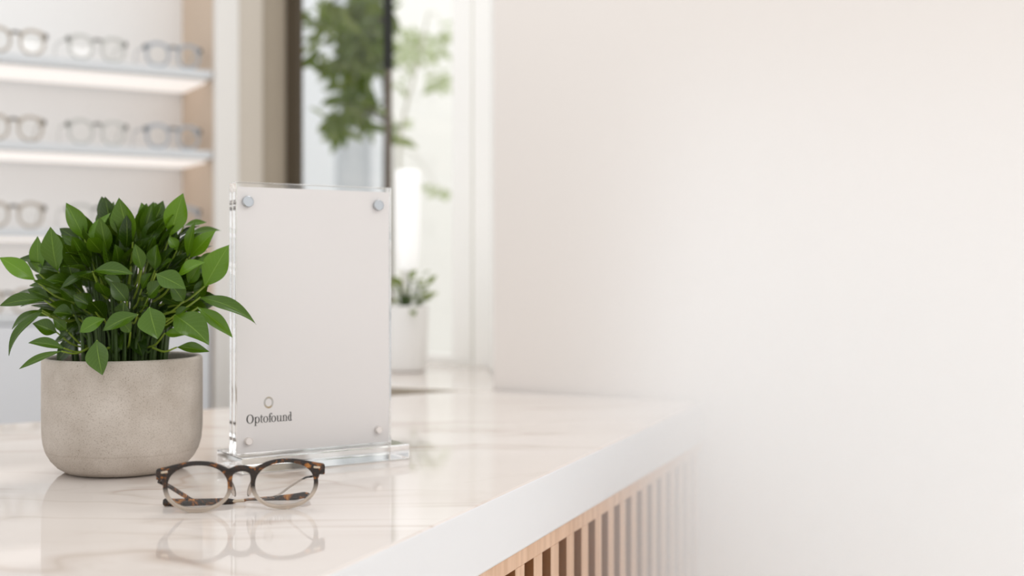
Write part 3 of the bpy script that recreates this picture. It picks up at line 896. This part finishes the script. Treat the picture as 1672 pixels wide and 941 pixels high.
# inner leaves of the crown, tinted darker to paint in the interior shade
cen = C2(555, 500, 1.245)
cnt = 0
rnd = random.Random(5)
while cnt < 330:
    v = Vector((rnd.uniform(-1, 1), rnd.uniform(-1, 1), rnd.uniform(-1, 1)))
    if v.length > 1 or v.length < 0.25: continue
    c = cen + Vector((v.x * 0.076, v.y * 0.058, v.z * 0.058 + 0.004))
    if c.z < soil_c.z + 0.018: continue
    out = Vector((v.x, v.y * 0.8, v.z * 0.6 + rnd.uniform(-0.1, 0.7))).normalized()
    L = rnd.uniform(0.026, 0.042)
    tip = c + out * L
    if tip.z < soil_c.z + 0.004: continue
    nr = Vector((rnd.uniform(-0.6, 0.6), rnd.uniform(-1, -0.1), rnd.uniform(0.2, 1.1)))
    add_leaf(bm, uvl, tl, c, tip, L * rnd.uniform(0.42, 0.55), nr, rnd.uniform(-0.02, 0.12), rnd.uniform(0.05, 0.18), rnd.uniform(0.0, 0.38), 8, 4, rnd.uniform(-0.4, 0.4))
    if cnt % 4 == 0:
        ro = (v.x * 0.05, v.y * 0.045)
        stem_to(c, ro, 0.0013)
    cnt += 1
# upright stalks crowding the soil
for k in range(46):
    a = rnd.uniform(0, 2 * PI); r_ = math.sqrt(rnd.random()) * 0.052
    ro = (r_ * math.cos(a), r_ * math.sin(a))
    stem_to(soil_c + Vector((ro[0] * 1.35, ro[1] * 1.25, rnd.uniform(0.03, 0.07))), ro, rnd.uniform(0.0014, 0.0022))
leaf_obj('foliage', bm, M['leaf'], plant)
obj('stems', sb_, M['stem'], plant, world=True)
obj('leaf_stalks', hb_, M['stalk'], plant, world=True)

# ------------------------------------------------------------------ small white pot and lamp on the ledge
c2 = PC(664, 608); c2.y += 0.02
c2 = Vector(((664 - CX) * c2.y / F, c2.y, TOP))
sp_ = thing('small_potted_plant', 'small plant in a white ceramic pot on the window ledge', 'plant', c2)
sc2 = c2.y / F
prof = [(0, 0), (0.034, 0), (0.039, 0.003), (0.041, 0.012), (0.0445, 0.128), (0.0445, 0.1335), (0.042, 0.1345), (0.0405, 0.131), (0.040, 0.115), (0, 0.115)]
b2 = bmesh.new(); add_lathe(b2, prof, 48); obj('pot', b2, M['ceramic'], sp_, angle=60)
b2 = bmesh.new(); add_lathe(b2, [(0, 0.120), (0.0395, 0.119), (0.0395, 0.1155), (0, 0.1155)], 24); obj('soil', b2, M['soil'], sp_)
bm, uvl, tl = leaf_bm(); sb2 = bmesh.new()
rnd = random.Random(3)
for k in range(40):
    a = rnd.uniform(0, 2 * PI)
    d = Vector((math.cos(a), math.sin(a), 0))
    root = c2 + d * rnd.uniform(0.0, 0.026) + Vector((0, 0, 0.119))
    hgt = rnd.uniform(0.01, 0.075)
    end = root + d * rnd.uniform(0.0, 0.018) + Vector((0, 0, hgt))
    add_tube(sb2, bez([root, root * 0.5 + end * 0.5 + Vector((0, 0, 0.004)), end], 3), 0.0010, 5)
    L = rnd.uniform(0.018, 0.034)
    add_leaf(bm, uvl, tl, end, end + (d * 0.8 + Vector((0, 0, rnd.uniform(-0.5, 0.9)))).normalized() * L, L * 0.45, Vector((d.x * 0.3, -0.6, 1)), 0.05, 0.1, rnd.uniform(0.1, 0.8), 6, 2)
leaf_obj('foliage', bm, M['tree_leaf'], sp_)
obj('stems', sb2, M['stem'], sp_, world=True)

yl = c2.y + 0.10
lc = Vector(((666 - CX) * yl / F, yl, TOP))
lamp = thing('table_lamp', 'slender table lamp with a glowing white shade behind the small white pot', 'lamp', lc)
zz = lambda y: EYE - (y - CY) * yl / F - TOP
k = yl / F
b2 = bmesh.new()
add_lathe(b2, [(0, zz(442)), (13 * k, zz(441)), (16 * k, zz(432)), (18.5 * k, zz(408)), (20 * k, zz(360)), (21 * k, zz(300)), (21 * k, zz(283)), (18 * k, zz(278)), (0, zz(276.5))], 40)
obj('lamp_shade', b2, M['lampglow'], lamp, angle=60)
b2 = bmesh.new()
add_lathe(b2, [(0, 0), (0.035, 0), (0.035, 0.008), (0.006, 0.014), (0.006, zz(442) - 0.001), (0, zz(442) - 0.001)], 24)
obj('lamp_stand', b2, M['ceramic'], lamp)

# ------------------------------------------------------------------ outside the window
def ext(x0, x1, Y, mat, n_):
    a, b = (x0 - CX) * Y / F, (x1 - CX) * Y / F
    return structure(obj(n_, prism_bm([(a, Y), (b, Y), (b, Y + 0.2), (a, Y + 0.2)], 0.0, 4.2, 0), mat, smooth=False))
ext(380, 546, 5.2, M['ext_blue'], 'wall_outside_left')
ext(546, 606, 5.25, M['ext_grey'], 'wall_outside_middle')
ext(606, 637, 5.2, M['ext_blue'], 'wall_outside_mullion')
ext(637, 900, 5.15, M['ext_cream'], 'wall_outside_right')

def tree(name, label, clumps, trunk, Y, tint, leaf_L, seed, mat, thin=1.0, bark=None):
    rnd = random.Random(seed)
    foot = P(trunk[0][0], 440, Y); foot.z = 0
    root = thing(name, label, 'tree', foot, 0)
    bm, uvl, tl = leaf_bm(); tb_ = bmesh.new()
    pts = [foot] + [P(x, y, Y) for x, y in trunk]
    add_tube(tb_, bez(pts, 5), [thin * (0.018 - 0.010 * i / (5 * (len(pts) - 1))) for i in range(5 * (len(pts) - 1) + 1)], 8)
    for (x, y, rx, ry, n_) in clumps:
        c = P(x, y, Y)
        # branch to the clump
        src = min(pts[1:], key=lambda q: (q - c).length)
        add_tube(tb_, bez([src, (src + c) / 2 + Vector((0, 0, 0.03)), c], 4), 0.004 * thin, 6)
        for i in range(n_):
            a = rnd.uniform(0, 2 * PI); r_ = math.sqrt(rnd.random())
            q = P(x + rx * r_ * math.cos(a), y + ry * r_ * math.sin(a), Y + rnd.uniform(-0.2, 0.2))
            L = leaf_L * rnd.uniform(0.7, 1.3)
            d = Vector((rnd.uniform(-1, 1), rnd.uniform(-0.7, 0.7), rnd.uniform(-1.2, 0.5))).normalized()
            add_leaf(bm, uvl, tl, q, q + d * L, L * 0.34, Vector((rnd.uniform(-1, 1), -1, rnd.uniform(0, 1))), 0.05, 0.1, min(1, max(0, rnd.gauss(tint, 0.2))), 5, 2)
    leaf_obj('foliage', bm, mat, root)
    obj('trunk', tb_, bark or M['bark'], root, world=True)
tree('leafy_tree', 'dense green tree outside the left window pane',
     [(532, 75, 22, 48, 26), (590, 45, 38, 50, 120), (608, 92, 22, 42, 60), (572, 110, 24, 36, 42), (604, 20, 36, 30, 60), (566, 178, 24, 26, 34), (548, 200, 18, 20, 26), (602, 182, 20, 14, 16), (530, 20, 20, 24, 18), (640, 215, 8, 14, 4)],
     [(633, 380), (633, 200), (626, 60), (610, -40)], 3.7, 0.2, 0.075, 8, M['tree_leaf'])
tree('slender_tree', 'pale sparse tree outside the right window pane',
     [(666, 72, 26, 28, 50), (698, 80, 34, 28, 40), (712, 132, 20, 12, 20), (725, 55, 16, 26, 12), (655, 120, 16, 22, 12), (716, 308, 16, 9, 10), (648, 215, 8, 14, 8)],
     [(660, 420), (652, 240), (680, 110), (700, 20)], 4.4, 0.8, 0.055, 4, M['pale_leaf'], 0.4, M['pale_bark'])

# ------------------------------------------------------------------ haze volume added to fade the counter's far end to white
HD = 0.86                                               # reach along the counter, from the wall
HW0, HW1 = -0.10, 1.3
def haze():
    m = bpy.data.materials.new('added_white_haze'); m.use_nodes = True
    nt = m.node_tree; nt.nodes.remove(nt.nodes['Principled BSDF'])
    v = mapping(nt)
    sp = nt.nodes.new('ShaderNodeSeparateXYZ'); nt.links.new(v, sp.inputs[0])
    def ease(sock, a, b):
        n = nt.nodes.new('ShaderNodeMapRange'); n.interpolation_type = 'SMOOTHSTEP'
        n.inputs['From Min'].default_value = a; n.inputs['From Max'].default_value = b
        nt.links.new(sock, n.inputs['Value']); return n.outputs[0]
    d = math_node(nt, 'MULTIPLY', ease(sp.outputs['X'], HW0, 0.12), ease(sp.outputs['Y'], -HD, 0.05))
    d = math_node(nt, 'MULTIPLY', d, ease(sp.outputs['Z'], 0.62, -0.1))
    d = math_node(nt, 'MULTIPLY', d, HAZE)
    vs_ = nt.nodes.new('ShaderNodeVolumeScatter')
    vs_.inputs['Color'].default_value = (0.995, 0.986, 0.977, 1)
    vs_.inputs['Anisotropy'].default_value = -0.7
    nt.links.new(d, vs_.inputs['Density'])
    nt.links.new(vs_.outputs[0], nt.nodes['Material Output'].inputs['Volume'])
    return m
HAZE = 6.5
hroot = Matrix.Translation((P1.x, P1.y, TOP)) @ Matrix.Rotation(math.atan2(wdir.y, wdir.x), 4, 'Z')
b2 = bmesh.new()
sect = [(0.003, -0.6), (HW1, -0.6), (HW1, 0.62), (HW0, 0.62), (HW0, 0.002), (0.003, 0.002)]
ends = []
for dd in (0.002, HD):
    row = []
    for wq, zq in sect:
        q = P1 + wdir * wq - fdir * dd
        row.append(b2.verts.new((q.x, q.y, TOP + zq)))
    ends.append(row)
b2.faces.new(ends[0]); b2.faces.new(ends[1][::-1])
for k in range(6): b2.faces.new((ends[0][k], ends[0][(k + 1) % 6], ends[1][(k + 1) % 6], ends[1][k]))
b2.transform(hroot.inverted())
hz = obj('haze', b2, haze(), smooth=False)
hz.matrix_world = hroot
tag(hz, 'added white haze fading out the far end of the oak slats by the wall', 'haze'); hz['kind'] = 'stuff'

# ------------------------------------------------------------------ light
w = bpy.data.worlds.new('room_daylight'); sc.world = w
w.use_nodes = True
bg = w.node_tree.nodes['Background']
bg.inputs['Color'].default_value = (1.0, 0.994, 0.988, 1)
bg.inputs['Strength'].default_value = 1.0
def area(name, loc, target, sx, sy, power, col=(1, 1, 1)):
    l = bpy.data.lights.new(name, 'AREA'); l.shape = 'RECTANGLE'; l.size = sx; l.size_y = sy
    l.energy = power; l.color = col
    o = bpy.data.objects.new(name, l); COL.objects.link(o)
    o.location = loc
    o.rotation_euler = (Vector(target) - Vector(loc)).to_track_quat('-Z', 'Y').to_euler()
    return o
area('added_ledge_fill', (-0.1, 1.95, 2.4), (-0.1, 2.0, 1.0), 0.5, 0.5, 4.5, (1.0, 0.99, 0.975))  # unseen lamp added to brighten the window jamb and ledge
area('added_haze_fill', (1.0, 1.05, 0.3), (0.62, 1.62, 0.8), 0.4, 0.4, 4.5, (1.0, 0.985, 0.97))  # added below the view to lighten the haze and slat end
area('added_yard_fill', (0.2, 3.3, 4.2), (-0.4, 5.1, 1.4), 2.0, 0.8, 26, (1.0, 1.0, 1.0))  # extra lamp added to brighten the outside walls and trees
area('added_right_fill', (1.7, 0.5, 2.6), (1.0, 1.5, 1.2), 1.2, 0.8, 12, (1.0, 0.99, 0.98))  # unseen lamp added so the right wall brightens towards the right

# ------------------------------------------------------------------ camera and view
cam = bpy.data.cameras.new('camera'); co = bpy.data.objects.new('camera', cam); COL.objects.link(co)
co.location = (0, 0, EYE); co.rotation_euler = (PI / 2, 0, 0)
cam.sensor_width = 36.0; cam.sensor_fit = 'HORIZONTAL'
cam.lens = 36.0 * F / 1672.0
cam.shift_y = -(470.5 - CY) / 1672.0
cam.clip_start = 0.02
cam.dof.use_dof = True
cam.dof.focus_distance = 1.125
cam.dof.aperture_fstop = 3.1
sc.camera = co
vs = sc.view_settings
vs.view_transform = 'Standard'; vs.look = 'None'; vs.gamma = 1.0; vs.exposure = 0.02; vs.use_curve_mapping = False
cy = sc.cycles
cy.use_denoising = True
cy.max_bounces = 40; cy.transmission_bounces = 40; cy.transparent_max_bounces = 24; cy.diffuse_bounces = 5; cy.glossy_bounces = 40
cy.volume_bounces = 14; cy.volume_step_rate = 2.0
cy.sample_clamp_indirect = 6.0
